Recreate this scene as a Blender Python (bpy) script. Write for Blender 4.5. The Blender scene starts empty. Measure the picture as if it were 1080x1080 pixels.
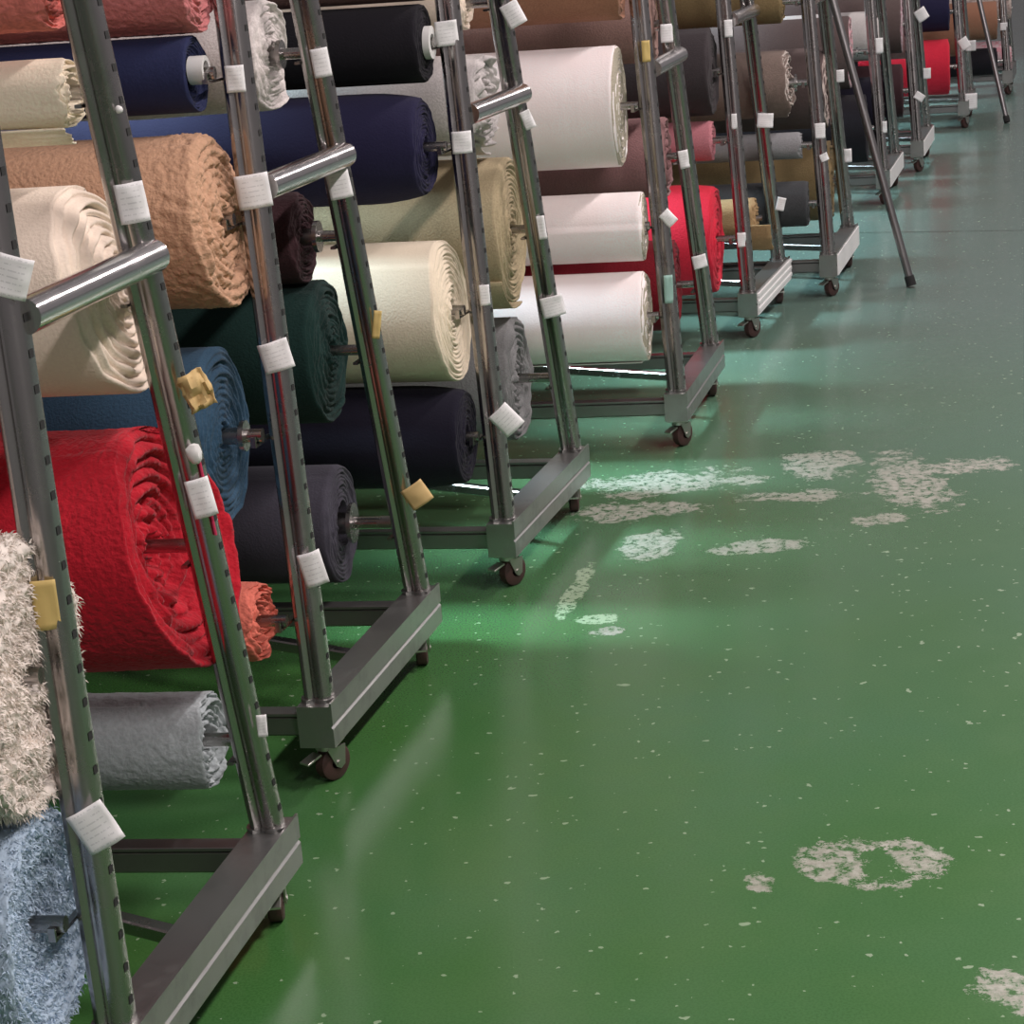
import bpy, bmesh, math, random
import numpy as np
from mathutils import Vector, Matrix, noise
random.seed(4)
PI = math.pi
C = bpy.context.scene.collection
sc = bpy.context.scene

# ------------------------------------------------------------------ helpers
def lin(c):
    return tuple(((v/255)/12.92 if v/255 <= .04045 else ((v/255+.055)/1.055)**2.4) for v in c)

def link(name, me, mats, parent=None):
    o = bpy.data.objects.new(name, me); C.objects.link(o)
    for m in (mats if isinstance(mats, (list, tuple)) else [mats]):
        me.materials.append(m)
    if parent is not None: o.parent = parent
    return o

def obj(name, bm, mats, parent=None, smooth=True):
    me = bpy.data.meshes.new(name)
    bmesh.ops.recalc_face_normals(bm, faces=bm.faces[:])
    bm.to_mesh(me); bm.free()
    if smooth:
        for p in me.polygons: p.use_smooth = True
        try: me.set_sharp_from_angle(angle=math.radians(38))
        except Exception: pass
    return link(name, me, mats, parent)

def tag(o, label=None, cat=None, group=None, kind=None):
    if label: o['label'] = label
    if cat: o['category'] = cat
    if group: o['group'] = group
    if kind: o['kind'] = kind
    return o

def frame(d, hint=(0, 0, 1)):
    d = Vector(d).normalized(); h = Vector(hint)
    if abs(d.dot(h)) > .98: h = Vector((0, 1, 0))
    u = (h - d*h.dot(d)).normalized(); v = d.cross(u)
    return d, u, v

def prism(bm, pts0, pts1, mi=0):
    a = [bm.verts.new(p) for p in pts0]; b = [bm.verts.new(p) for p in pts1]
    n = len(a); fs = [bm.faces.new(a[::-1]), bm.faces.new(b)]
    for i in range(n): fs.append(bm.faces.new((a[i], a[(i+1) % n], b[(i+1) % n], b[i])))
    for f in fs: f.material_index = mi
    return fs

def bar(bm, p0, p1, w, h, hint=(0, 0, 1), ch=.12):
    """rectangular bar from p0 to p1, h along hint, w across; chamfered edges"""
    p0 = Vector(p0); p1 = Vector(p1); d, u, v = frame(p1-p0, hint)
    c = min(w, h)*ch
    sec = [(-w/2+c, -h/2), (w/2-c, -h/2), (w/2, -h/2+c), (w/2, h/2-c), (w/2-c, h/2), (-w/2+c, h/2), (-w/2, h/2-c), (-w/2, -h/2+c)]
    prism(bm, [p0+v*x+u*y for x, y in sec], [p1+v*x+u*y for x, y in sec])

def tube(bm, p0, p1, r, n=16, r1=None, mi=0):
    p0 = Vector(p0); p1 = Vector(p1); d, u, v = frame(p1-p0); r1 = r if r1 is None else r1
    cs = [(math.cos(2*PI*i/n), math.sin(2*PI*i/n)) for i in range(n)]
    prism(bm, [p0+(u*c+v*s)*r for c, s in cs], [p1+(u*c+v*s)*r1 for c, s in cs], mi)

def hollow(bm, p0, p1, r, ri, n=24):
    p0 = Vector(p0); p1 = Vector(p1); d, u, v = frame(p1-p0)
    cs = [(math.cos(2*PI*i/n), math.sin(2*PI*i/n)) for i in range(n)]
    R = [[bm.verts.new(p+(u*c+v*s)*q) for c, s in cs] for p, q in ((p0, r), (p1, r), (p1, ri), (p0, ri))]
    for k in range(4):
        a, b = R[k], R[(k+1) % 4]
        for i in range(n): bm.faces.new((a[i], a[(i+1) % n], b[(i+1) % n], b[i]))

# ------------------------------------------------------------------ materials
def mat(name):
    m = bpy.data.materials.new(name); m.use_nodes = True
    nt = m.node_tree; b = nt.nodes['Principled BSDF']
    return m, nt, b
def N(nt, t, **kw):
    n = nt.nodes.new(t)
    for k, v in kw.items():
        if k in ('operation', 'blend_type', 'data_type', 'feature', 'distance', 'noise_dimensions', 'wave_type', 'bands_direction'): setattr(n, k, v)
        else: n.inputs[k].default_value = v
    return n
def math2(nt, op, a, b=None, clamp=False):
    n = nt.nodes.new('ShaderNodeMath'); n.operation = op; n.use_clamp = clamp
    for i, x in enumerate((a, b)):
        if x is None: continue
        if isinstance(x, (int, float)): n.inputs[i].default_value = x
        else: nt.links.new(x, n.inputs[i])
    return n.outputs[0]
def ramp(nt, src, a, b, ca=(0, 0, 0, 1), cb=(1, 1, 1, 1)):
    r = nt.nodes.new('ShaderNodeValToRGB'); r.color_ramp.elements[0].position = a; r.color_ramp.elements[1].position = b
    r.color_ramp.elements[0].color = ca; r.color_ramp.elements[1].color = cb
    nt.links.new(src, r.inputs[0]); return r.outputs[0]
def mixc(nt, fac, a, b):
    n = nt.nodes.new('ShaderNodeMix'); n.data_type = 'RGBA'
    if isinstance(fac, (int, float)): n.inputs[0].default_value = fac
    else: nt.links.new(fac, n.inputs[0])
    for i, x in ((6, a), (7, b)):
        if isinstance(x, tuple): n.inputs[i].default_value = (*x[:3], 1)
        else: nt.links.new(x, n.inputs[i])
    return n.outputs[2]
def objco(nt): return nt.nodes.new('ShaderNodeTexCoord').outputs['Object']

def metal(name, col, rough, var=.10, metallic=1.0, scale=30, dirt=.25):
    m, nt, b = mat(name); co = objco(nt)
    n1 = N(nt, 'ShaderNodeTexNoise', Scale=scale, Detail=4.0); nt.links.new(co, n1.inputs['Vector'])
    n2 = N(nt, 'ShaderNodeTexNoise', Scale=9.0, Detail=6.0, Roughness=.7); nt.links.new(co, n2.inputs['Vector'])
    d = ramp(nt, n2.outputs[0], .52, .72)
    dirtf = math2(nt, 'MULTIPLY', d, dirt)
    nt.links.new(mixc(nt, dirtf, col, tuple(c*.35 for c in col)), b.inputs['Base Color'])
    nt.links.new(math2(nt, 'ADD', math2(nt, 'MULTIPLY', n1.outputs[0], var), math2(nt, 'ADD', rough-var*.5, math2(nt, 'MULTIPLY', d, .15))), b.inputs['Roughness'])
    b.inputs['Metallic'].default_value = metallic
    return m
STEEL = metal('brushed_steel', (.44, .42, .41), .25)
CHROME = metal('chrome_tube', (.74, .72, .71), .17, .06, dirt=.12)
BEAM = metal('galvanised_beam', (.32, .32, .31), .33, .12, .9)
RAILM = metal('dark_rail_steel', (.25, .24, .24), .36, .12, .9)
SLOT = metal('slot_dark', (.012, .012, .012), .8, .05, 0)
PLATE_GLARE = metal('pale_plate_and_glare', (.80, .79, .78), .42, .1, 0.0, dirt=.15)
FORK = metal('caster_fork_zinc', (.55, .53, .50), .38)
WHEEL = metal('caster_wheel_rubber', lin((70, 46, 44)), .55, .1, 0)
CARD = metal('cardboard_core', lin((120, 105, 85)), .85, .05, 0)
PLASTIC = metal('white_plastic', (.75, .74, .72), .4, .05, 0, dirt=.1)

def paper(name, col, lines=True):
    m, nt, b = mat(name)
    g = nt.nodes.new('ShaderNodeTexCoord').outputs['UV']
    b.inputs['Roughness'].default_value = .75
    if lines:
        s = nt.nodes.new('ShaderNodeSeparateXYZ'); nt.links.new(g, s.inputs[0])
        row = math2(nt, 'MULTIPLY', s.outputs[1], 7.0)
        fr = math2(nt, 'FRACT', row)
        on = math2(nt, 'MULTIPLY', math2(nt, 'GREATER_THAN', fr, .38), math2(nt, 'LESS_THAN', fr, .62))
        n = N(nt, 'ShaderNodeTexNoise', Scale=1.0, Detail=1.0)
        mp = N(nt, 'ShaderNodeMapping'); mp.inputs['Scale'].default_value = (22, 3, 1); nt.links.new(g, mp.inputs[0]); nt.links.new(mp.outputs[0], n.inputs['Vector'])
        gap = math2(nt, 'GREATER_THAN', n.outputs[0], .48)
        edge = math2(nt, 'MULTIPLY', math2(nt, 'GREATER_THAN', s.outputs[0], .15), math2(nt, 'LESS_THAN', s.outputs[0], .82))
        f = math2(nt, 'MULTIPLY', math2(nt, 'MULTIPLY', math2(nt, 'MULTIPLY', on, gap), edge), .28)
        nt.links.new(mixc(nt, f, col, (.2, .2, .22)), b.inputs['Base Color'])
    else:
        b.inputs['Base Color'].default_value = (*col, 1)
    return m
PAPER = paper('printed_paper', (.82, .81, .81))
TAPE = paper('yellow_tape', lin((205, 178, 112)), False)
TANP = paper('tan_paper', lin((205, 175, 120)), False)
TEALP = paper('pale_teal_paper', lin((150, 185, 175)), False)
PINKS = paper('pink_string', lin((200, 50, 90)), False)

fabrics = {}
def fabric(key, rgb, bump=.25, scale=220, sheen=.05, mottle=None, end=None):
    m, nt, b = mat('cloth_'+key); co = objco(nt); col = lin(rgb)
    n0 = N(nt, 'ShaderNodeTexNoise', Scale=5.0, Detail=3.0); nt.links.new(co, n0.inputs['Vector'])
    n1 = N(nt, 'ShaderNodeTexNoise', Scale=float(scale), Detail=2.0); nt.links.new(co, n1.inputs['Vector'])
    # long soft creases run round the roll
    mp = N(nt, 'ShaderNodeMapping'); mp.inputs['Scale'].default_value = (26, 3, 3); nt.links.new(co, mp.inputs[0])
    n2 = N(nt, 'ShaderNodeTexNoise', Scale=1.0, Detail=2.0); nt.links.new(mp.outputs[0], n2.inputs['Vector'])
    base = mixc(nt, ramp(nt, n0.outputs[0], .35, .7), tuple(c*.90 for c in col), tuple(min(c*1.06, .9) for c in col))
    base = mixc(nt, ramp(nt, n1.outputs[0], .4, .65), base, tuple(c*(.82 if bump > .35 else .92) for c in col))
    if mottle:
        n3 = N(nt, 'ShaderNodeTexNoise', Scale=mottle[1], Detail=3.0); nt.links.new(co, n3.inputs['Vector'])
        base = mixc(nt, ramp(nt, n3.outputs[0], .47, .56), base, lin(mottle[0]))
    nt.links.new(base, b.inputs['Base Color'])
    b.inputs['Roughness'].default_value = .92
    b.inputs['Specular IOR Level'].default_value = .2
    b.inputs['Sheen Weight'].default_value = sheen; b.inputs['Sheen Roughness'].default_value = .5
    bp = N(nt, 'ShaderNodeBump', Strength=bump, Distance=.004); nt.links.new(n1.outputs[0], bp.inputs['Height'])
    bp2 = N(nt, 'ShaderNodeBump', Strength=.25, Distance=.006); nt.links.new(n2.outputs[0], bp2.inputs['Height']); nt.links.new(bp.outputs[0], bp2.inputs['Normal'])
    nt.links.new(bp2.outputs[0], b.inputs['Normal'])
    fabrics[key] = m
fabric('fluffy_white', (232, 222, 212), .8, 90)
fabric('sky_fluffy', (178, 198, 216), .8, 90)
fabric('cream', (240, 222, 204), .3)
fabric('red', (184, 28, 44), .8, 140, .1)
fabric('grey_light', (176, 184, 186), .5, 160)
fabric('ivory', (246, 230, 206), .3)
fabric('coral_pink', (224, 128, 118), .8, 120)
fabric('rose', (205, 128, 128), .8, 130)
fabric('navy', (40, 46, 80), .25)
fabric('camel', (202, 160, 130), .9, 130)
fabric('teal_blue', (50, 78, 100), .4)
fabric('coral', (226, 122, 104), .8, 130)
fabric('off_white', (226, 218, 214), .4)
fabric('maroon', (62, 40, 44), .4)
fabric('bottle_green', (24, 50, 46), .4)
fabric('slate', (68, 66, 76), .3)
fabric('black', (30, 28, 34), .3)
fabric('midnight', (36, 34, 62), .25)
fabric('mauve', (150, 112, 112), .5)
fabric('cream_warm', (232, 218, 194), .25)
fabric('ink', (24, 22, 36), .25)
fabric('grey_white', (214, 208, 206), .4)
fabric('khaki', (180, 164, 132), .4)
fabric('ash_grey', (130, 130, 130), .5)
fabric('brown', (158, 114, 92), .4)
fabric('white', (252, 238, 236), .2)
fabric('taupe', (150, 120, 112), .4)
fabric('dark_red', (120, 22, 34), .5)
fabric('charcoal', (64, 58, 60), .4)
fabric('dusty_pink', (190, 122, 130), .4)
fabric('crimson', (214, 44, 66), .4)
fabric('tan', (164, 136, 98), .6)
fabric('taupe_mottled', (128, 112, 104), .6, mottle=((118, 104, 96), 60))
fabric('grey_mid', (146, 146, 148), .4)
fabric('graphite', (66, 68, 70), .4)
fabric('olive_brown', (128, 110, 78), .5)
fabric('pale_floral', (200, 186, 178), .5, mottle=((160, 140, 134), 60))
fabric('pink_floral', (224, 196, 200), .5, mottle=((212, 150, 160), 55))
fabric('white_shaded_end', (176, 168, 150), .5)  # shading on the white rolls' ends, painted in as a darker beige-grey
fabric('pale_end', (196, 184, 176), .5)
fabric('dark_taupe', (96, 82, 80), .4)
fabric('lilac_floral', (196, 178, 182), .5, mottle=((160, 124, 134), 60))

# ------------------------------------------------------------------ measured layout
POSE = {1: (-0.4664, 2.6476, 0.2438), 2: (-0.2764, 3.7223, 0.2763), 3: (0.0673, 4.7323, 0.3078), 4: (0.5379, 5.8271, 0.2661),
        5: (0.9109, 7.1563, 0.3113), 6: (1.2661, 7.7604, 0.2898), 7: (1.8416, 9.806, 0.2825), 8: (2.1878, 10.7575, 0.2825),
        9: (2.7797, 12.3809, 0.2825), 10: (3.4072, 13.9456, 0.2825)}
W, HF, HH, WH, LEAN, SKEW = .5746, .155, 1.032, .4034, .0651, -.0869
TOP, LEN = 1.95, 2.0
HANDLE = {1: 1.030, 2: 1.025, 3: 1.020, 4: .995, 5: 1.02}
CS, SN = math.cos(SKEW), math.sin(SKEW)
def half(h): return W/2+(WH/2-W/2)*(h-HF)/(HH-HF)
def rp(a, l, h): return Vector((-CS*l, a+SN*l, h))          # along the end beam, inward along the rolls, up
BDIR = Vector((-CS, SN, 0)); ADIR = Vector((0, 1, 0))

def upright(root, s, l0, sgn):
    """leaning slotted column; sgn=+1 at the aisle end (leans inward), -1 at the inner end"""
    bm = bmesh.new()
    ha, hl = .0185, .0245
    prof = [(0, hl), (-.009, hl-.0015), (-.0155, hl-.006), (-.0185, hl-.012), (-.0165, hl-.018), (-.0115, hl-.0215),
            (-.0115, hl-.0245), (-.0165, hl-.027), (-.0185, hl-.032), (-.0185, hl-.040), (-.0165, hl-.0435), (-.012, -hl+.001), (-.006, -hl)]
    sec = prof+[(-a, l) for a, l in reversed(prof[1:])]
    if sgn < 0: sec = [(a, -l) for a, l in sec]
    def P(h, a, l): return rp(s*half(h)+a, l0+sgn*LEAN*(h-HF)+l, h)
    prism(bm, [P(HF-.002, a, l) for a, l in sec], [P(TOP, a, l) for a, l in sec])
    h = HF+.03
    while h < TOP-.03:                                       # punched slots on the outward face
        q = [(-.0055, h), (.0055, h), (.0055, h+.010), (-.0055, h+.010)]
        l = -sgn*(hl+.0007)
        f = bm.faces.new([bm.verts.new(P(hh, aa, l)) for aa, hh in q]); f.material_index = 1
        h += .042
    o = obj('upright', bm, [STEEL, SLOT], root)
    bm = bmesh.new()                                         # weld collar at the foot
    hollow_pts = [(x*1.22, y*1.22) for x, y in sec]
    prism(bm, [P(HF, a, l) for a, l in hollow_pts], [P(HF+.006, a, l) for a, l in hollow_pts])
    obj('foot_plate', bm, BEAM, o)
    return o

def caster(root, a, l, turn):
    bm = bmesh.new()
    c = rp(a, l, 0)
    bar(bm, c+Vector((-.028, 0, .076)), c+Vector((.028, 0, .076)), .05, .007)
    tube(bm, c+Vector((0, 0, .062)), c+Vector((0, 0, .075)), .017, 16)
    d = Vector((math.cos(turn), math.sin(turn), 0)); w = Vector((-d.y, d.x, 0)); off = d*.014
    for sg in (-1, 1):
        q = c+off+w*(sg*.0155)
        pts = [(-.024, .064), (.018, .064), (.014, .028), (.004, .022), (-.006, .028)]
        prism(bm, [q+d*x+Vector((0, 0, z))-w*.0015 for x, z in pts], [q+d*x+Vector((0, 0, z))+w*.0015 for x, z in pts])
    tube(bm, c+off-w*.019+Vector((0, 0, .034)), c+off+w*.019+Vector((0, 0, .034)), .005, 10)
    bar(bm, c+d*-.02+Vector((0, 0, .058)), c+d*-.052+Vector((0, 0, .05)), .022, .004)     # brake pedal
    o = obj('caster', bm, FORK, root)
    bm = bmesh.new()
    z0 = Vector((0, 0, .0335)); n = 28
    prof = [(-.012, .012), (-.012, .029), (-.009, .033), (.009, .033), (.012, .029), (.012, .012)]
    rings = []
    for t, r in prof:
        rings.append([bm.verts.new(c+off+z0+w*t+(d*math.cos(2*PI*i/n)+Vector((0, 0, 1))*math.sin(2*PI*i/n))*r) for i in range(n)])
    for k in range(len(prof)):
        A, B = rings[k], rings[(k+1) % len(prof)]
        for i in range(n): bm.faces.new((A[i], A[(i+1) % n], B[(i+1) % n], B[i]))
    obj('wheel', bm, WHEEL, o)

def make_rack(k, label, plate_or_glare=None):
    x, y, th = POSE[k]
    root = bpy.data.objects.new('cloth_rack', None); C.objects.link(root)
    root.location = (x, y, 0); root.rotation_euler = (0, 0, -th); root.empty_display_size = .2
    tag(root, label, 'rack', 'rolling steel cloth racks along the aisle')
    ups = {}
    for l0, sgn in ((0, 1), (LEN, -1)):
        for s, nm in ((-1, 'N'), (1, 'F')):
            o = upright(root, s, l0, sgn)
            if sgn == 1: ups[nm] = o
        # end beam : pressed channel with a ridge line on its outer face
        bm = bmesh.new(); o_ = -sgn
        e = W/2+.038
        sec = [(.034, 0), (.034, .034), (.030, .038), (.034, .042), (.034, .075), (-.028, .075), (-.028, 0)]
        prism(bm, [rp(-e, l0+o_*q, .08+z) for q, z in sec], [rp(e, l0+o_*q, .08+z) for q, z in sec])
        lipa = [(.034, .075), (.034, .081), (.030, .081), (.030, .075)]
        prism(bm, [rp(-e, l0+o_*q, .08+z) for q, z in lipa], [rp(e, l0+o_*q, .08+z) for q, z in lipa])
        obj('end_beam', bm, BEAM, root, smooth=False)
        hh = HANDLE.get(k, HH)
        bm = bmesh.new(); ha = half(hh); lh = l0+sgn*(LEAN*(hh-HF)-.020)
        tube(bm, rp(-ha+.004, lh, hh), rp(ha+.004, lh, hh), .0225, 28)
        obj('handle_tube', bm, CHROME, root)
        bm = bmesh.new(); ht = TOP-.02; hw = half(ht); lt = l0+sgn*LEAN*(ht-HF)
        bar(bm, rp(-hw-.03, lt, TOP), rp(hw+.03, lt, TOP), .05, .03)
        obj('top_bar', bm, STEEL, root, smooth=False)
        for a in (-W/2+.005, W/2-.005):
            caster(root, a, l0, PI*.35 if a < 0 else PI*.6)
    for s in (-1, 1):
        bm = bmesh.new()
        bar(bm, rp(s*(W/2-.005), .028, .108), rp(s*(W/2-.005), LEN-.028, .108), .028, .036)
        bar(bm, rp(s*(W/2-.005)-.0, .028, .130), rp(s*(W/2-.005), LEN-.028, .130), .034, .006)
        obj('base_rail', bm, RAILM, root, smooth=False)
        bm = bmesh.new(); lt = LEAN*(TOP-HF); bar(bm, rp(s*half(TOP), lt+.026, TOP), rp(s*half(TOP), LEN-lt-.026, TOP), .03, .04)
        obj('top_rail', bm, STEEL, root, smooth=False)
    bm = bmesh.new(); bar(bm, rp(0, .028, .125), rp(W/2-.02, .62, .118), .024, .022)
    obj('brace', bm, STEEL, root, smooth=False)
    if plate_or_glare:
        bm = bmesh.new()
        n = 6 if plate_or_glare == 'ridged' else 1
        for i in range(n):
            z0 = .082+.071*i/n; z1 = .082+.071*(i+1)/n-.0015*(n > 1); t = .004+(.003 if (i % 2 and n > 1) else 0)
            a0 = -W/2-.03; a1 = W/2+.03+(.004*(i % 3) if n > 1 else 0)
            pts = [(a0, z0), (a1, z0), (a1, z1), (a0, z1)]
            prism(bm, [rp(a, -.0345, z) for a, z in pts], [rp(a, -.0345-t, z) for a, z in pts])
        tag(obj('face_plate_or_glare', bm, PLATE_GLARE, root, smooth=False), 'pale plate or painted glare on the end beam')
    return root, ups

def hook(up, s, h, rr):
    """bent steel peg on the column that carries a roll's rod"""
    bm = bmesh.new()
    for l0, sgn in ((0, 1),):
        l = l0+sgn*LEAN*(h-HF)+.029
        a0 = s*(half(h)-.012); a1 = s*(half(h)+.066); z = h-rr-.0030
        bar(bm, rp(a0, l, z), rp(a1, l, z), .010, .005)
        bar(bm, rp(a1, l, z-.002), rp(a1, l, z+.016), .010, .004, (0, 1, 0))
    obj('hook', bm, STEEL, up)

RACKS = {}
rl = {1: 'nearest steel rack, with the big scarlet roll hanging on its far side',
      2: 'steel rack carrying the camel terry roll and the teal blue roll',
      3: 'steel rack with the midnight blue roll above a thick cream roll',
      4: 'steel rack holding three white rolls one above the other',
      5: 'steel rack with a thick bright red roll low down, glare on its base shown as a ridged pale plate',
      6: 'steel rack with a loose steel tube leaning on its handle, taupe roll on it',
      7: 'steel rack with the round pink flowered roll end, just beyond the leaning tube',
      8: 'distant steel rack with white plate on its base, in front of the crimson roll',
      9: 'distant steel rack carrying a crimson roll below a navy one',
      10: 'farthest visible steel rack, small rolls near the top right corner of the photo'}
plates_and_glare = {5: 'ridged', 6: 'flat', 7: 'flat', 8: 'flat'}  # the ridged one stands in for strong light on the bare end beam
for k in POSE: RACKS[k] = make_rack(k, rl[k], plates_and_glare.get(k))

# ------------------------------------------------------------------ rolls
def roll_mesh(name, R, length, rc, layers=10, groove=.004, jag=.006, cone=0.0, tilt=(0, 0), step=.02, th0=2.0, oval=.0,
              rough=0.0, nth=96, seed=0, sag=0.0, roughx=9.0, mat_=None, lump=.0, bulge=.0):
    rnd = random.Random(seed); ox = seed*7.31
    th = np.arange(nth)*2*PI/nth
    def rad(t):
        f = ((t-th0) / (2*PI)) % 1.0
        r = R*(1-step*f)*(1+oval*math.cos(2*t))
        r -= sag*R*max(0, math.sin(t))**2
        return r
    if rough:
        xs = np.concatenate([np.linspace(-length, -.55, 5)[:-1], np.linspace(-.55, 0, 130)])
    else:
        xs = np.concatenate([np.linspace(-length, -.5, 8)[:-1], np.linspace(-.5, -.04, 12)[:-1], np.linspace(-.04, 0, 6)])
    def endoff(t, q):                                        # axial position of the layered end face; q = 1 rim .. 0 core
        ph = q*layers+t/(2*PI)
        lay = math.floor(ph); fr = ph-lay
        g = groove*(abs(fr-.5)*2)**2
        j = jag*(noise.noise(Vector((lay*1.7+ox, math.cos(t)*1.4, math.sin(t)*1.4))))
        j += jag*.45*noise.noise(Vector((lay*2.3+ox, math.cos(t)*5, math.sin(t)*5)))
        o = -g+j+cone*(1-q)+q*(tilt[0]*math.sin(t)+tilt[1]*math.cos(t))
        if q > .93: o -= .006*((q-.93)/.07)**2
        if rough: o += rough*1.3*noise.noise(Vector((ox, math.cos(t)*q*R*120, math.sin(t)*q*R*120)))
        return o
    verts = []
    def rg(t, x, q=1.0):
        r = rad(t)
        if lump: r *= 1+lump*noise.noise(Vector((x*5+ox, math.cos(t)*1.5, math.sin(t)*1.5)))
        if bulge: r *= 1-bulge*max(0, 1+x/.12)**2 if x > -.12 else 1
        if rough and x > -roughx: r += rough*min(1, (x+roughx)/.05)*(noise.noise(Vector((x*70, math.cos(t)*R*70+ox, math.sin(t)*R*70)))+.8*noise.noise(Vector((x*150, math.cos(t)*R*150+ox, math.sin(t)*R*150))))
        return r
    er = [endoff(t, 1.0) for t in th]
    for x in xs:
        w = max(0.0, 1+x/.12)
        for i, t in enumerate(th):
            r = rg(t, x)
            verts.append((x+er[i]*w, r*math.cos(t), r*math.sin(t)))
    nr = min(60, 4*layers+4)
    qs = np.linspace(1, 0, nr+1)[1:]
    for q in qs:
        for i, t in enumerate(th):
            r1 = rg(t, 0.0); r = rc+(r1-rc)*q
            verts.append((endoff(t, q), r*math.cos(t), r*math.sin(t)))
    nx = len(xs)+nr
    faces = []
    for k in range(nx-1):
        for i in range(nth):
            j = (i+1) % nth
            faces.append((k*nth+i, k*nth+j, (k+1)*nth+j, (k+1)*nth+i))
    # far end closes with a plain ring to the core, and the bore runs through
    b0 = len(verts)
    for t in th: verts.append((-length, rc*math.cos(t), rc*math.sin(t)))
    for i in range(nth):
        j = (i+1) % nth
        faces.append((i, b0+i, b0+j, j))
        faces.append(((nx-1)*nth+i, (nx-1)*nth+j, b0+j, b0+i))
    me = bpy.data.meshes.new(name); me.from_pydata(verts, [], faces); me.update()
    for p in me.polygons: p.use_smooth = True
    return me

rollcount = 0
def roll(k, side, h, l, r, fab, label, group, core=.024, rodr=.0105, flange=None, flap=None, fur=0, furx=-.5, length=None, endfab=None, **kw):
    global rollcount
    rollcount += 1
    x, y, th = POSE[k]
    s = -1 if side == 'N' else 1
    off = -.10 if side == 'I' else .05
    p = rp(s*(half(h)+off), l, h)
    M = Matrix.Translation((x, y, 0)) @ Matrix.Rotation(-th, 4, 'Z')
    length = length or LEN-l-.12
    kw.setdefault('nth', (240 if kw.get('rough') else 112) if k <= 3 else (72 if k <= 6 else 40))
    me = roll_mesh('fabric_roll', r, length, core, seed=rollcount, **kw)
    o = link('fabric_roll', me, fabrics[fab])
    if endfab:
        me.materials.append(fabrics[endfab])
        for pg in me.polygons:
            if pg.center.x > -.03 and abs(pg.normal.x) > .6: pg.material_index = 1
    ang = math.atan2(-BDIR.y, -BDIR.x)
    o.matrix_world = M @ Matrix.Translation(p) @ Matrix.Rotation(ang, 4, 'Z')
    tag(o, label, 'fabric roll', group)
    bm = bmesh.new(); hollow(bm, (min(0, kw.get('cone', 0))*1.0-.022-.5*kw.get('jag', .006), 0, 0), (-length-.01, 0, 0), core-.0005, core-.005, 24)
    obj('core_tube', bm, CARD, o)
    bm = bmesh.new(); rx = max(l-LEAN*(h-HF)-.018, .012); tube(bm, (rx, 0, 0), (-length-.02, 0, 0), rodr, 14)
    if side == 'I': pass
    if flange:
        n = 28; fr, fx = flange
        hollow(bm, (fx, 0, 0), (fx+.008, 0, 0), fr, rodr*.9, n)
        tube(bm, (fx-.03, 0, 0), (fx, 0, 0), fr*.55, 20)
    obj('rod', bm, STEEL, o)
    if flap:
        t0, t1, dr, x0, x1 = flap
        bm = bmesh.new(); n = 22; grid = []
        for i in range(n+1):
            t = math.radians(t0+(t1-t0)*i/n); q = i/n
            row = []
            for j in range(9):
                xx = x0+(x1-x0)*j/8
                rr = r*1.004+.002+dr*q*q+.004*q*noise.noise(Vector((xx*14, q*3, rollcount)))
                e = .012*q*noise.noise(Vector((q*5, rollcount, 2))) if j == 8 else 0
                row.append(bm.verts.new((xx+e, rr*math.cos(t), rr*math.sin(t))))
            grid.append(row)
        for i in range(n):
            for j in range(8): bm.faces.new((grid[i][j], grid[i+1][j], grid[i+1][j+1], grid[i][j+1]))
        f = obj('loose_end', bm, fabrics[fab], o)
        sm = f.modifiers.new('s', 'SOLIDIFY'); sm.thickness = .003; sm.offset = 1
    if fur:
        rnd = random.Random(rollcount); vs, fs = [], []
        cand = [(p.center.copy(), p.normal.copy()) for p in me.polygons if p.center.x > furx]
        for q in range(40000 if furx < -.3 else 16000):
            c0, n0 = cand[rnd.randrange(len(cand))]
            c0 = c0+Vector([rnd.uniform(-.004, .004) for _ in range(3)])
            d = (n0+Vector([rnd.gauss(0, .75) for _ in range(3)])+Vector((.15, 0, -.35))).normalized()*fur*rnd.uniform(.6, 1.25)
            wv = d.cross(Vector([rnd.gauss(0, 1) for _ in range(3)])).normalized()*.0011
            b0 = len(vs); bend = Vector((0, 0, -.25*fur))
            vs += [c0-wv, c0+wv, c0+d*.6+wv*.7, c0+d*.6-wv*.7, c0+d+bend]
            fs += [(b0, b0+1, b0+2, b0+3), (b0+3, b0+2, b0+4)]
        pm = bpy.data.meshes.new('pile_fibres'); pm.from_pydata(vs, [], fs); pm.update()
        tag(link('pile_fibres', pm, fabrics[fab], o), kind='stuff')
    if side != 'I':
        hook(RACKS[k][1]['N' if side == 'N' else 'F'], s, h, rodr)
    return o

G1, G2, G3, G4, G5, G6 = ('rolls on the nearest rack', 'rolls on the camel and teal rack', 'rolls on the midnight blue and cream rack', 'rolls on the rack of white cloth', 'rolls on the rack with the red roll', 'rolls on the rack with the leaning tube')
G7, G8, G9, G10 = 'rolls beyond the leaning tube', 'distant rolls on the white plated rack', 'distant rolls on the crimson rack', 'rolls on the farthest rack'
roll(1, 'N', .620, .042, .164, 'fluffy_white', 'shaggy white pile roll at the left edge, just above the pale blue one', G1, rough=.005, fur=.0085, layers=6, jag=.012, groove=.008, step=.0)
roll(1, 'N', .312, .042, .138, 'sky_fluffy', 'fluffy pale blue roll in the bottom left corner of the photo', G1, rough=.003, fur=.006, layers=9, jag=.008, groove=.008, cone=-.03, step=.0)
roll(1, 'F', .979, .125, .147, 'cream', 'thick cream roll with stepped end behind the nearest chrome handle', G1, layers=9, groove=.012, jag=.010, cone=.03, tilt=(-.035, .0), step=.015, oval=.01)
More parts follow.
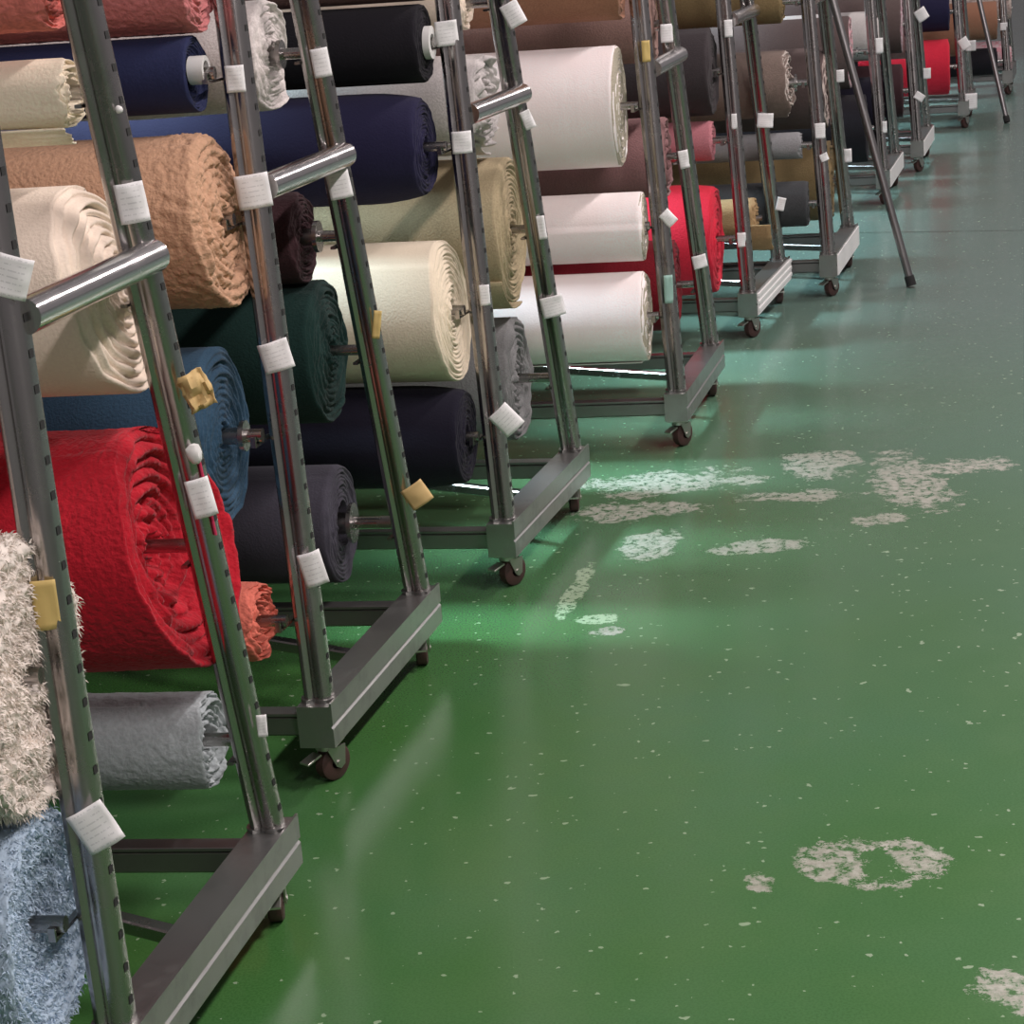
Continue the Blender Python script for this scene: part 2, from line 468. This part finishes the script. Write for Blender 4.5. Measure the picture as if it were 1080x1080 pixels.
roll(1, 'F', .596, .075, .176, 'red', 'huge scarlet fuzzy roll with a ragged end, biggest roll of the nearest rack', G1, layers=8, groove=.012, jag=.014, cone=-.06, tilt=(-.045, .012), step=.02, rough=.0012, lump=.05)
roll(1, 'F', .282, .080, .074, 'grey_light', 'slim pale grey roll lying lowest on the nearest rack', G1, layers=6, groove=.008, jag=.012, step=.03, cone=-.012, rough=.0010)
roll(1, 'F', 1.249, .132, .047, 'ivory', 'thin ivory roll with a crumpled end near the top left corner', G1, layers=5, groove=.006, jag=.014, lump=.10, step=.05, flap=(240, 285, .02, -.9, -.01))
roll(1, 'F', 1.389, .136, .058, 'coral_pink', 'coral pink terry roll cut off by the top edge, leftmost of the two pinks', G1, layers=6, groove=.008, jag=.012, rough=.0012, step=.03)

roll(2, 'N', 1.365, .105, .084, 'rose', 'rose pink terry roll along the top edge above the navy roll', G2, layers=8, jag=.010, groove=.006, rough=.0012, step=.04, th0=4.4)
roll(2, 'N', 1.217, .115, .062, 'navy', 'navy roll with a white plastic cap, right above the camel roll', G2, layers=9, jag=.004, groove=.003, step=.03, th0=1.2, cone=-.02)
roll(2, 'N', .983, .088, .143, 'camel', 'camel brown terry roll with a ragged woolly end', G2, layers=7, jag=.012, groove=.008, rough=.0032, roughx=.09, lump=.012, step=.02, tilt=(-.015, 0))
roll(2, 'N', .627, .115, .151, 'teal_blue', 'teal blue roll behind the scarlet one, flanged rod sticking out of it', G2, layers=11, jag=.006, groove=.005, step=.02, th0=5, flange=(.026, .03), rodr=.012)
roll(2, 'N', .311, .070, .069, 'coral', 'small coral roll low down beside the scarlet roll', G2, layers=6, jag=.018, groove=.012, rough=.0012, step=.04, cone=-.01)
roll(2, 'F', 1.209, .165, .104, 'off_white', 'off white roll seen end on at the top, between two slotted uprights', G2, layers=9, jag=.014, groove=.006, lump=.05, step=.02, oval=.03, flange=(.026, .012))
roll(2, 'F', .868, .149, .086, 'maroon', 'dark maroon roll hanging above the bottle green one', G2, layers=8, jag=.01, groove=.005, lump=.04, flange=(.03, .02))
roll(2, 'F', .644, .132, .139, 'bottle_green', 'bottle green roll in the shade above the dark slate roll', G2, layers=10, jag=.009, groove=.006, cone=.01)
roll(2, 'F', .288, .150, .119, 'slate', 'dark slate roll with a round steel flange, close to the floor', G2, layers=9, jag=.006, groove=.004, core=.045, flange=(.04, .015), rodr=.013)

roll(3, 'N', 1.175, .106, .081, 'black', 'black roll at the top, with a white ring on its rod', G3, layers=8, jag=.006, groove=.003, step=.04, th0=4.6)
roll(3, 'N', .963, .115, .116, 'midnight', 'glossy midnight blue roll above the thick cream one', G3, layers=10, jag=.006, groove=.004, step=.02, bulge=.12, th0=1.0)
roll(3, 'N', .621, .073, .152, 'cream_warm', 'thick cream roll with neat layered end, below the midnight blue one', G3, layers=13, jag=.006, groove=.006, step=.03, th0=2.3, tilt=(-.012, 0))
roll(3, 'N', .351, .055, .112, 'ink', 'blue black roll lying just above the floor, under the thick cream roll', G3, layers=9, jag=.005, groove=.003, step=.03, bulge=.10, th0=.2)
roll(3, 'N', 1.335, .099, .076, 'mauve', 'mauve roll just showing under the top edge, above the black roll', G3, layers=8)
roll(3, 'F', 1.006, .135, .112, 'grey_white', 'greyish white roll with crumpled swirled end behind a chrome handle', G3, layers=6, jag=.028, groove=.012, lump=.05, step=.03, oval=.03, flap=(230, 285, .015, -.5, -.01))
roll(3, 'F', .698, .105, .168, 'khaki', 'thick khaki roll with many rings and a loose flap hanging beneath', G3, layers=14, jag=.007, groove=.006, step=.01, oval=-.02, flap=(215, 292, .03, -.9, -.005))
roll(3, 'F', .330, .121, .150, 'ash_grey', 'ash grey roll with fuzzy rings, lowest beside the square paper tag', G3, layers=8, jag=.012, groove=.010, lump=.02, cone=-.01, rodr=.012)
roll(3, 'F', 1.225, .160, .058, 'cream', 'small cream roll at the top edge above the crumpled white roll', G3, layers=6, jag=.01)

roll(4, 'N', 1.235, .100, .108, 'brown', 'brown roll along the top edge above the largest white roll', G4, layers=9, step=.03, th0=4.6)
roll(4, 'N', .910, .111, .155, 'white', 'topmost and largest of the three white rolls', G4, layers=16, jag=.004, groove=.003, step=.006, th0=1.2, endfab='white_shaded_end')
roll(4, 'N', .602, .060, .092, 'white', 'middle and thinnest of the three white rolls', G4, layers=10, jag=.004, groove=.003, step=.045, th0=2.98, endfab='white_shaded_end')
roll(4, 'N', .367, .060, .118, 'white', 'lowest of the three white rolls, just above the floor', G4, layers=12, jag=.005, groove=.003, step=.012, th0=1.4, flap=(255, 300, .006, -1.2, -.02), endfab='white_shaded_end')
roll(4, 'F', 1.081, .108, .106, 'taupe', 'taupe roll behind the largest white roll, high up', G4, layers=9)
roll(4, 'F', .707, .097, .114, 'mauve', 'mauve brown roll showing between the largest and the thinnest white rolls', G4, layers=9, jag=.012, groove=.008)
roll(4, 'F', .330, .095, .133, 'dark_red', 'dark red roll low behind the white rolls', G4, layers=9, jag=.008)

roll(5, 'N', .867, .087, .140, 'charcoal', 'thick charcoal roll high above the bright red one', G5, layers=9, step=.03)
roll(5, 'N', .650, .092, .064, 'dusty_pink', 'thin dusty pink roll between the charcoal and the bright red rolls', G5, layers=6)
roll(5, 'N', .337, .085, .180, 'crimson', 'thick bright red roll low beside the three white rolls', G5, layers=10, jag=.008, groove=.006, step=.015, bulge=.05)
roll(5, 'I', .323, .050, .070, 'tan', 'small tan roll with its cloth end hanging out over the upright', G5, length=.45, layers=5, jag=.016, lump=.08, flap=(190, 262, .035, -.06, .055))

roll(6, 'N', .755, .119, .116, 'taupe_mottled', 'taupe roll with pale frayed end behind the square white tags', G6, layers=7, jag=.02, groove=.008, lump=.05, flange=(.03, .02), endfab='pale_end')
roll(6, 'N', .542, .081, .047, 'grey_mid', 'slim mid grey roll under the taupe roll with the frayed end', G6, layers=5, jag=.01)
roll(6, 'N', .341, .060, .080, 'graphite', 'dark graphite roll low beside the tan cloth end', G6, layers=7)
roll(6, 'N', 1.030, .136, .072, 'olive_brown', 'olive brown roll end at the top edge above the frayed taupe roll', G6, layers=7, jag=.012)
roll(6, 'F', .680, .063, .150, 'dark_taupe', 'pale speckled roll end squeezed between two slim uprights', G6, layers=9, jag=.012, endfab='pale_floral')
roll(6, 'F', .330, .060, .150, 'olive_brown', 'olive tan roll low beside the leaning tube', G6, layers=9, jag=.014)

roll(7, 'N', .677, .124, .160, 'dark_taupe', 'round pink and white flowered roll end right of the leaning tube', G7, layers=9, jag=.012, flange=(.02, .02), endfab='pink_floral')
roll(7, 'N', .347, .060, .150, 'black', 'black roll hanging below the pink flowered one', G7, layers=9)
roll(7, 'F', .705, .060, .110, 'grey_white', 'narrow off white roll end beyond the pink flowered roll', G7, layers=7)
roll(7, 'F', .378, .060, .134, 'ink', 'black roll in deep shade under the narrow off white roll end', G7, layers=7)
roll(8, 'N', .715, .060, .138, 'dark_taupe', 'speckled lilac roll at the top, before the crimson roll', G8, layers=7, length=.7, endfab='lilac_floral')
roll(8, 'N', .402, .060, .129, 'maroon', 'dark maroon roll under the speckled lilac one', G8, layers=7)
roll(8, 'F', .600, .060, .100, 'mauve', 'mauve roll between speckled lilac roll and crimson roll', G8, layers=7)
roll(9, 'N', .351, .073, .154, 'crimson', 'crimson red roll far down the aisle, below a navy one', G9, layers=8, length=.35)
roll(9, 'N', .649, .071, .106, 'midnight', 'navy roll at the top edge above the far crimson roll', G9, layers=7, length=.35)
roll(9, 'F', .500, .060, .150, 'brown', 'brown roll on the far side of the crimson rack', G9, layers=7)
roll(10, 'N', .470, .060, .120, 'brown', 'brown roll on the farthest rack, upper one by the second leaning tube', G10, layers=7)
roll(10, 'N', .220, .060, .085, 'black', 'small black roll near the floor on the farthest rack', G10, layers=6)
roll(10, 'F', .500, .000, .090, 'pale_floral', 'pale flowered roll at the right edge, upper of the two pale ones', G10, layers=6)
roll(10, 'F', .200, .000, .092, 'pink_floral', 'pale pink roll at the right edge, lower of the two pale ones', G10, layers=6)

# white plastic cap of the navy roll, ring of the black roll
for o in bpy.data.objects:
    lb = o.get('label', '')
    if lb.startswith('navy roll with a white'):
        bm = bmesh.new(); hollow(bm, (-.012, 0, .006), (.014, 0, .006), .023, .015, 28); tag(obj('end_cap', bm, PLASTIC, o), 'white plastic cap')
    if lb.startswith('black roll at the top'):
        bm = bmesh.new(); hollow(bm, (.002, 0, 0), (.016, 0, 0), .034, .018, 24); tag(obj('end_ring', bm, PLASTIC, o), 'white ring')

# ------------------------------------------------------------------ paper tags and tape on the uprights
TAGS = [(1,'N',1.081,-0.027,0.042,0.049,-20,'w'),(1,'N',0.696,-0.006,0.030,0.062,0,'tape'),(1,'N',0.421,-0.025,0.048,0.057,25,'w'),
(1,'F',1.107,-0.018,0.038,0.053,5,'w'),(1,'F',0.848,-0.050,0.042,0.052,20,'crumple'),(1,'F',0.755,-0.027,0.024,0.029,10,'ball'),(1,'F',0.690,-0.022,0.033,0.056,10,'w'),(1,'F',0.336,-0.036,0.014,0.034,0,'w'),(1,'F',1.230,-0.028,0.011,0.011,0,'ball'),
(2,'N',1.023,-0.010,0.056,0.056,5,'w'),(2,'N',0.752,-0.012,0.051,0.051,12,'w'),(2,'N',0.391,-0.028,0.040,0.061,12,'w'),(2,'N',1.204,-0.004,0.031,0.043,0,'w'),
(2,'F',0.974,-0.009,0.042,0.052,8,'w'),(2,'F',1.195,-0.018,0.031,0.051,6,'w'),(2,'F',0.366,-0.045,0.046,0.046,30,'tan'),(2,'F',0.708,-0.029,0.014,0.053,-10,'tape'),
(3,'N',1.190,-0.000,0.047,0.051,3,'w'),(3,'N',0.966,-0.007,0.042,0.046,0,'w'),(3,'N',0.646,-0.020,0.022,0.044,0,'w'),(3,'N',0.378,-0.038,0.051,0.061,40,'w'),
(3,'F',1.200,-0.036,0.042,0.055,25,'w'),(3,'F',0.522,-0.019,0.054,0.049,10,'w'),(3,'F',0.963,-0.030,0.024,0.043,20,'w'),(3,'F',0.712,-0.022,0.018,0.055,5,'w'),
(4,'N',0.430,-0.009,0.025,0.075,0,'teal'),(4,'N',0.615,-0.027,0.032,0.042,40,'w'),(4,'N',1.043,-0.011,0.022,0.054,0,'tape'),
(4,'F',1.058,0.004,0.034,0.050,0,'w'),(4,'F',0.706,0.002,0.029,0.051,8,'w'),(4,'F',0.409,-0.005,0.041,0.038,10,'w'),
(5,'N',0.995,-0.014,0.027,0.054,0,'w'),(5,'N',0.704,-0.007,0.018,0.049,0,'w'),(5,'N',0.327,0.002,0.028,0.046,0,'w'),(5,'F',0.650,-0.018,0.055,0.049,-5,'w'),(5,'F',0.358,-0.036,0.030,0.046,-15,'w'),
(6,'N',0.585,-0.010,0.037,0.053,0,'w'),(6,'N',0.493,-0.016,0.030,0.027,20,'w'),(6,'F',0.726,-0.034,0.028,0.045,0,'w'),(6,'F',0.430,-0.031,0.028,0.050,0,'w'),
(7,'N',0.696,-0.030,0.033,0.067,0,'w'),(7,'N',0.344,-0.025,0.021,0.051,0,'w'),(8,'N',0.365,-0.031,0.051,0.037,-35,'w'),(8,'F',0.721,-0.030,0.062,0.062,30,'w'),(8,'F',0.426,-0.030,0.039,0.053,0,'w'),
(9,'N',0.468,-0.029,0.058,0.064,30,'w'),(9,'N',0.150,-0.045,0.07,0.09,0,'w'),(9,'F',0.412,-0.030,0.061,0.061,0,'w'),(10,'N',0.426,0.0,0.048,0.048,0,'w')]
KIND = {'w': (PAPER, 'paper_tag', 'white paper tag'), 'tape': (TAPE, 'tape_strip', 'yellowish tape'), 'tan': (TANP, 'paper_tag', 'tan paper tag'), 'teal': (TEALP, 'paper_tag', 'pale teal paper tag'), 'crumple': (TANP, 'paper_tag', 'crumpled yellowish paper'), 'ball': (PLASTIC, 'tape_dot', 'white blob of tape')}
for i, (k, sd, h, dl, w, hh, tilt, kd) in enumerate(TAGS):
    s = -1 if sd == 'N' else 1
    m_, nm, lb = KIND[kd]
    c = rp(s*half(h)-.0235, LEAN*(h-HF)+dl, h)
    nrm = (-ADIR*.93-BDIR*.36).normalized()
    X = Vector((0, 0, 1)).cross(nrm).normalized(); Z = Vector((0, 0, 1))
    ct, st = math.cos(math.radians(tilt)), math.sin(math.radians(tilt))
    U = X*ct+Z*st; V = -X*st+Z*ct
    bm = bmesh.new()
    if kd == 'ball':
        bmesh.ops.create_icosphere(bm, subdivisions=2, radius=w*.5)
        for v in bm.verts:
            f = 1+.35*noise.noise(v.co*120); v.co = Vector((v.co.x*f, v.co.y*f*.8, v.co.z*f*hh/w)); v.co += c+nrm*.002
        o = obj(nm, bm, m_, RACKS[k][1][sd])
    else:
        n = 8; uv = bm.loops.layers.uv.new('uv'); g = {}
        curl = .22 if kd != 'crumple' else .0
        for a in range(n+1):
            for b in range(n+1):
                u = (a/n-.5); v = (b/n-.5)
                d = .004-(abs(u)**2)*w*curl*2+.003*noise.noise(Vector((u*2+i, v*2, i*.7)))*(1+u)
                if kd == 'crumple': d = .012+.016*noise.noise(Vector((u*4+i, v*4, 1.3)))
                sh = 1 if kd != 'crumple' else 1-.35*abs(v)*2*(.5+noise.noise(Vector((v*6, u*3, 3))))
                g[a, b] = bm.verts.new(c+U*(u*w*sh)+V*(v*hh)+nrm*d)
        for a in range(n):
            for b in range(n):
                f = bm.faces.new((g[a, b], g[a+1, b], g[a+1, b+1], g[a, b+1]))
                for lp, (p, q) in zip(f.loops, ((a, b), (a+1, b), (a+1, b+1), (a, b+1))): lp[uv].uv = (p/n, q/n)
        o = obj(nm, bm, m_, RACKS[k][1][sd])
        sm = o.modifiers.new('thickness', 'SOLIDIFY'); sm.thickness = .0012
    o['label'] = lb
bm = bmesh.new()                                            # pink string hanging down the nearest rack's far column
pts = [rp(half(h)-.012, LEAN*(h-HF)-.026, h) for h in (.74, .72, .69, .66, .63)]
for a, b in zip(pts, pts[1:]): tube(bm, a, b, .0022, 8)
tag(obj('string', bm, PINKS, RACKS[1][1]['F']), 'bright pink string')

# ------------------------------------------------------------------ loose tubes leaning on the racks
def leaning(foot, k, a, h, ext, label, r=.0145):
    x, y, th = POSE[k]
    M = Matrix.Translation((x, y, 0)) @ Matrix.Rotation(-th, 4, 'Z')
    t = M @ rp(a, LEAN*(h-HF)-.020-.0225-r-.002, h)
    f = Vector((foot[0], foot[1], .012)); d = (t-f).normalized()
    bm = bmesh.new(); hollow(bm, f, t+d*ext, r, r*.8, 18)
    o = obj('steel_tube', bm, RAILM)
    bm = bmesh.new(); tube(bm, f-d*.006, f+d*.03, r*1.25, 18)
    obj('rubber_foot', bm, SLOT, o)
    tag(o, label, 'tube', 'loose tubes leaning on the racks')
leaning((1.488, 7.548), 6, -.02, 1.032, .5, 'long dark steel tube leaning from the aisle floor against a rack handle')
leaning((2.966, 12.192), 9, .15, .95, .5, 'distant steel tube leaning on the rack with the crimson roll')

# ------------------------------------------------------------------ floor
m, nt, b = mat('green_epoxy_floor'); co = objco(nt)
L = nt.links
big = N(nt, 'ShaderNodeTexNoise', Scale=.8, Detail=4.0); L.new(co, big.inputs['Vector'])
fine = N(nt, 'ShaderNodeTexNoise', Scale=260.0, Detail=2.0); L.new(co, fine.inputs['Vector'])
mid = N(nt, 'ShaderNodeTexNoise', Scale=7.0, Detail=5.0, Roughness=.65); L.new(co, mid.inputs['Vector'])
base = mixc(nt, ramp(nt, big.outputs[0], .35, .65), lin((60, 102, 48)), lin((64, 106, 70)))
base = mixc(nt, math2(nt, 'MULTIPLY', ramp(nt, mid.outputs[0], .45, .7), .35), base, lin((70, 108, 60)))
base = mixc(nt, math2(nt, 'MULTIPLY', ramp(nt, fine.outputs[0], .42, .62), .35), base, lin((38, 78, 32)))
# gloss reflection and cool light painted in as grey, growing towards the far end
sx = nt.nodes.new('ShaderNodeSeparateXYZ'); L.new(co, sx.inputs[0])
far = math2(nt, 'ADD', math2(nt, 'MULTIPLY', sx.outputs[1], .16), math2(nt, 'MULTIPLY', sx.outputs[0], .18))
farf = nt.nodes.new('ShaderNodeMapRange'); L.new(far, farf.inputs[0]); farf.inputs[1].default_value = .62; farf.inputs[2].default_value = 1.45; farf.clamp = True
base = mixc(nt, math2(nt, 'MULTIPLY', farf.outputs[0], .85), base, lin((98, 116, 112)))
def mx(*a):
    r = a[0]
    for q in a[1:]: r = math2(nt, 'MAXIMUM', r, q)
    return r
# chips of bare concrete: small specks everywhere
def specks(scale, thr, seed):
    mp = N(nt, 'ShaderNodeMapping'); mp.inputs['Location'].default_value = (seed, seed*.3, 0); L.new(co, mp.inputs[0])
    wn = N(nt, 'ShaderNodeTexNoise', Scale=scale*2.5, Detail=2.0); L.new(mp.outputs[0], wn.inputs['Vector'])
    vv = nt.nodes.new('ShaderNodeVectorMath'); vv.operation = 'MULTIPLY_ADD'; L.new(wn.outputs['Color'], vv.inputs[0]); vv.inputs[1].default_value = (.6/scale,)*3; L.new(mp.outputs[0], vv.inputs[2])
    v = N(nt, 'ShaderNodeTexVoronoi', Scale=scale); L.new(vv.outputs[0], v.inputs['Vector'])
    c = nt.nodes.new('ShaderNodeSeparateColor'); L.new(v.outputs['Color'], c.inputs[0])
    pick = math2(nt, 'GREATER_THAN', c.outputs[0], .46)
    size = math2(nt, 'MULTIPLY', c.outputs[1], thr)
    return math2(nt, 'MULTIPLY', pick, math2(nt, 'LESS_THAN', v.outputs['Distance'], size))
sp = mx(specks(9.0, .075, 3.1), specks(22.0, .13, 8.7), specks(45.0, .19, 1.7))
base = mixc(nt, math2(nt, 'MULTIPLY', sp, .55), base, lin((150, 166, 140)))
# peeled patches
wob = N(nt, 'ShaderNodeTexNoise', Scale=30.0, Detail=8.0, Roughness=.85); L.new(co, wob.inputs['Vector'])
wob2 = N(nt, 'ShaderNodeTexNoise', Scale=60.0, Detail=5.0, Roughness=.7); L.new(co, wob2.inputs['Vector'])
def blob(cx, cy, rx, ry, amp=.9, rot=0.0, inner=0.0):
    mp = N(nt, 'ShaderNodeMapping'); mp.vector_type = 'TEXTURE'
    mp.inputs['Location'].default_value = (cx, cy, 0); mp.inputs['Rotation'].default_value = (0, 0, rot); mp.inputs['Scale'].default_value = (rx, ry, 1); L.new(co, mp.inputs[0])
    ln = nt.nodes.new('ShaderNodeVectorMath'); ln.operation = 'LENGTH'; L.new(mp.outputs[0], ln.inputs[0])
    d = math2(nt, 'ADD', ln.outputs['Value'], math2(nt, 'MULTIPLY', math2(nt, 'SUBTRACT', wob.outputs[0], .5), amp*2.4))
    d = math2(nt, 'ADD', d, math2(nt, 'MULTIPLY', math2(nt, 'SUBTRACT', mid.outputs[0], .5), amp*2.6))
    o = math2(nt, 'LESS_THAN', d, 1.0)
    if inner: o = math2(nt, 'MULTIPLY', o, math2(nt, 'GREATER_THAN', d, inner))
    return o
peel = mx(blob(.450, 2.975, .055, .07, .7), blob(.575, 2.99, .038, .055, .8), blob(.515, 2.975, .095, .085, .8, 0, .78),
          blob(.331, 2.942, .024, .035, .8), blob(.625, 2.56, .05, .06, 1.1),
          blob(.985, 5.06, .085, .24, .9), blob(.80, 5.27, .10, .10, 1.3), blob(1.12, 5.15, .12, .07, 1.3), blob(.70, 5.0, .12, .05, 1.3),
          blob(.56, 4.62, .10, .05, 1.2), blob(.30, 4.7, .06, .12, 1.3), blob(.42, 5.2, .20, .10, 1.3), blob(.86, 4.75, .05, .04, 1.2), blob(.30, 4.98, .16, .06, 1.4), blob(.18, 4.12, .03, .02, 1.2))
wob3 = N(nt, 'ShaderNodeTexNoise', Scale=42.0, Detail=8.0, Roughness=.8); L.new(co, wob3.inputs['Vector'])
peel = math2(nt, 'MULTIPLY', peel, ramp(nt, wob3.outputs[0], .44, .52))
peelc = mixc(nt, ramp(nt, wob2.outputs[0], .35, .65), lin((138, 134, 124)), lin((176, 172, 164)))
base = mixc(nt, math2(nt, 'MULTIPLY', peel, .8), base, peelc)
# rubbed smear beside a caster and fine scuffs
smear = math2(nt, 'MULTIPLY', mx(blob(.125, 4.40, .022, .17, .9, -.22), blob(.155, 4.20, .05, .03, 1.0)), math2(nt, 'GREATER_THAN', wob2.outputs[0], .46))
base = mixc(nt, math2(nt, 'MULTIPLY', smear, .6), base, lin((170, 190, 160)))
# saw cut joint across the aisle
jt = math2(nt, 'ADD', math2(nt, 'MULTIPLY', sx.outputs[0], .395/1.026), math2(nt, 'SUBTRACT', sx.outputs[1], 8.967+1.126*.395/1.026))
joint = math2(nt, 'LESS_THAN', math2(nt, 'ABSOLUTE', jt), .009)
base = mixc(nt, math2(nt, 'MULTIPLY', joint, .75), base, lin((24, 40, 32)))
L.new(base, b.inputs['Base Color'])
rr = math2(nt, 'ADD', math2(nt, 'MULTIPLY', mid.outputs[0], .14), .15)
L.new(math2(nt, 'ADD', rr, math2(nt, 'MULTIPLY', math2(nt, 'MAXIMUM', peel, sp), .35)), b.inputs['Roughness'])
b.inputs['Specular IOR Level'].default_value = .55
bp = N(nt, 'ShaderNodeBump', Strength=.12, Distance=.002)
hsum = math2(nt, 'SUBTRACT', math2(nt, 'MULTIPLY', fine.outputs[0], .3), math2(nt, 'MULTIPLY', peel, .8)); L.new(hsum, bp.inputs['Height'])
L.new(bp.outputs[0], b.inputs['Normal'])
bm = bmesh.new()
bmesh.ops.create_grid(bm, x_segments=1, y_segments=1, size=1)
for v in bm.verts: v.co = Vector((v.co.x*16, v.co.y*16+9, 0))
fl = obj('floor', bm, m, smooth=False); tag(fl, 'worn glossy green painted warehouse floor', 'floor', kind='structure')

# ------------------------------------------------------------------ light
TH = .2825
A0 = Vector((math.sin(TH), math.cos(TH), 0)); R0 = Vector((math.cos(TH), -math.sin(TH), 0)); O0 = Vector((-.4664, 2.6476, 0))
def lamp(s, r, z, power, col, size=(1.25, .16), along=True):
    ld = bpy.data.lights.new('ceiling_tube_light', 'AREA'); ld.shape = 'RECTANGLE'; ld.size, ld.size_y = size
    ld.energy = power; ld.color = col
    o = bpy.data.objects.new('ceiling_tube_light', ld); C.objects.link(o)
    o.location = O0+A0*s+R0*r+Vector((0, 0, z))
    o.rotation_euler = (0, 0, (PI/2-TH) if along else -TH)
    return o
for s, pw in ((-2.2, 80), (.6, 80), (3.4, 78), (6.2, 62), (9.0, 46), (11.8, 34)): lamp(s, 2.0, 3.3, pw, (1, .90, .89))
# louvred strip lights of the next aisle: their narrow beam falls through the gaps between the racks
az = .285-.087
inward = Vector((-math.cos(az), math.sin(az), 0)); outA = Vector((math.sin(az), math.cos(az), 0))
ld = bpy.data.lights.new('louvred_strip_light', 'AREA'); ld.shape = 'RECTANGLE'; ld.size, ld.size_y = 12.6, .3
ld.energy = 58; ld.color = (.62, .88, 1); ld.spread = math.radians(15)
lo = bpy.data.objects.new('louvred_strip_light', ld); C.objects.link(lo)
aim = O0+A0*7.75-R0*.05
src = aim+inward*2.4+Vector((0, 0, 3.1)); lo.location = src
z = (src-aim).normalized(); x = A0-z*A0.dot(z); x.normalize(); y = z.cross(x)
lo.matrix_world = Matrix.Translation(src) @ Matrix((x, y, z)).transposed().to_4x4()
w = bpy.data.worlds.new('hall_ambient'); sc.world = w; w.use_nodes = True
bg = w.node_tree.nodes['Background']; bg.inputs[0].default_value = (.95, .87, .9, 1); bg.inputs[1].default_value = .16

# ------------------------------------------------------------------ camera
cd = bpy.data.cameras.new('camera'); cam = bpy.data.objects.new('camera', cd); C.objects.link(cam)
pitch, rollc, F = .28265, -.07399, 2250.75
fwd = Vector((0, math.cos(pitch), -math.sin(pitch))); rt = Vector((1, 0, 0)); up = Vector((0, math.sin(pitch), math.cos(pitch)))
r2 = rt*math.cos(rollc)+up*math.sin(rollc); u2 = -rt*math.sin(rollc)+up*math.cos(rollc)
Mx = Matrix((r2, u2, -fwd)).transposed().to_4x4(); Mx.translation = (0, 0, 1.465)
cam.matrix_world = Mx
cd.sensor_fit = 'HORIZONTAL'; cd.sensor_width = 36; cd.lens = 36*F/1080; cd.clip_start = .05; cd.clip_end = 100
sc.camera = cam
sc.view_settings.view_transform = 'Standard'; sc.view_settings.look = 'None'; sc.view_settings.exposure = 0.25; sc.view_settings.gamma = 1.0
sc.view_settings.use_curve_mapping = False
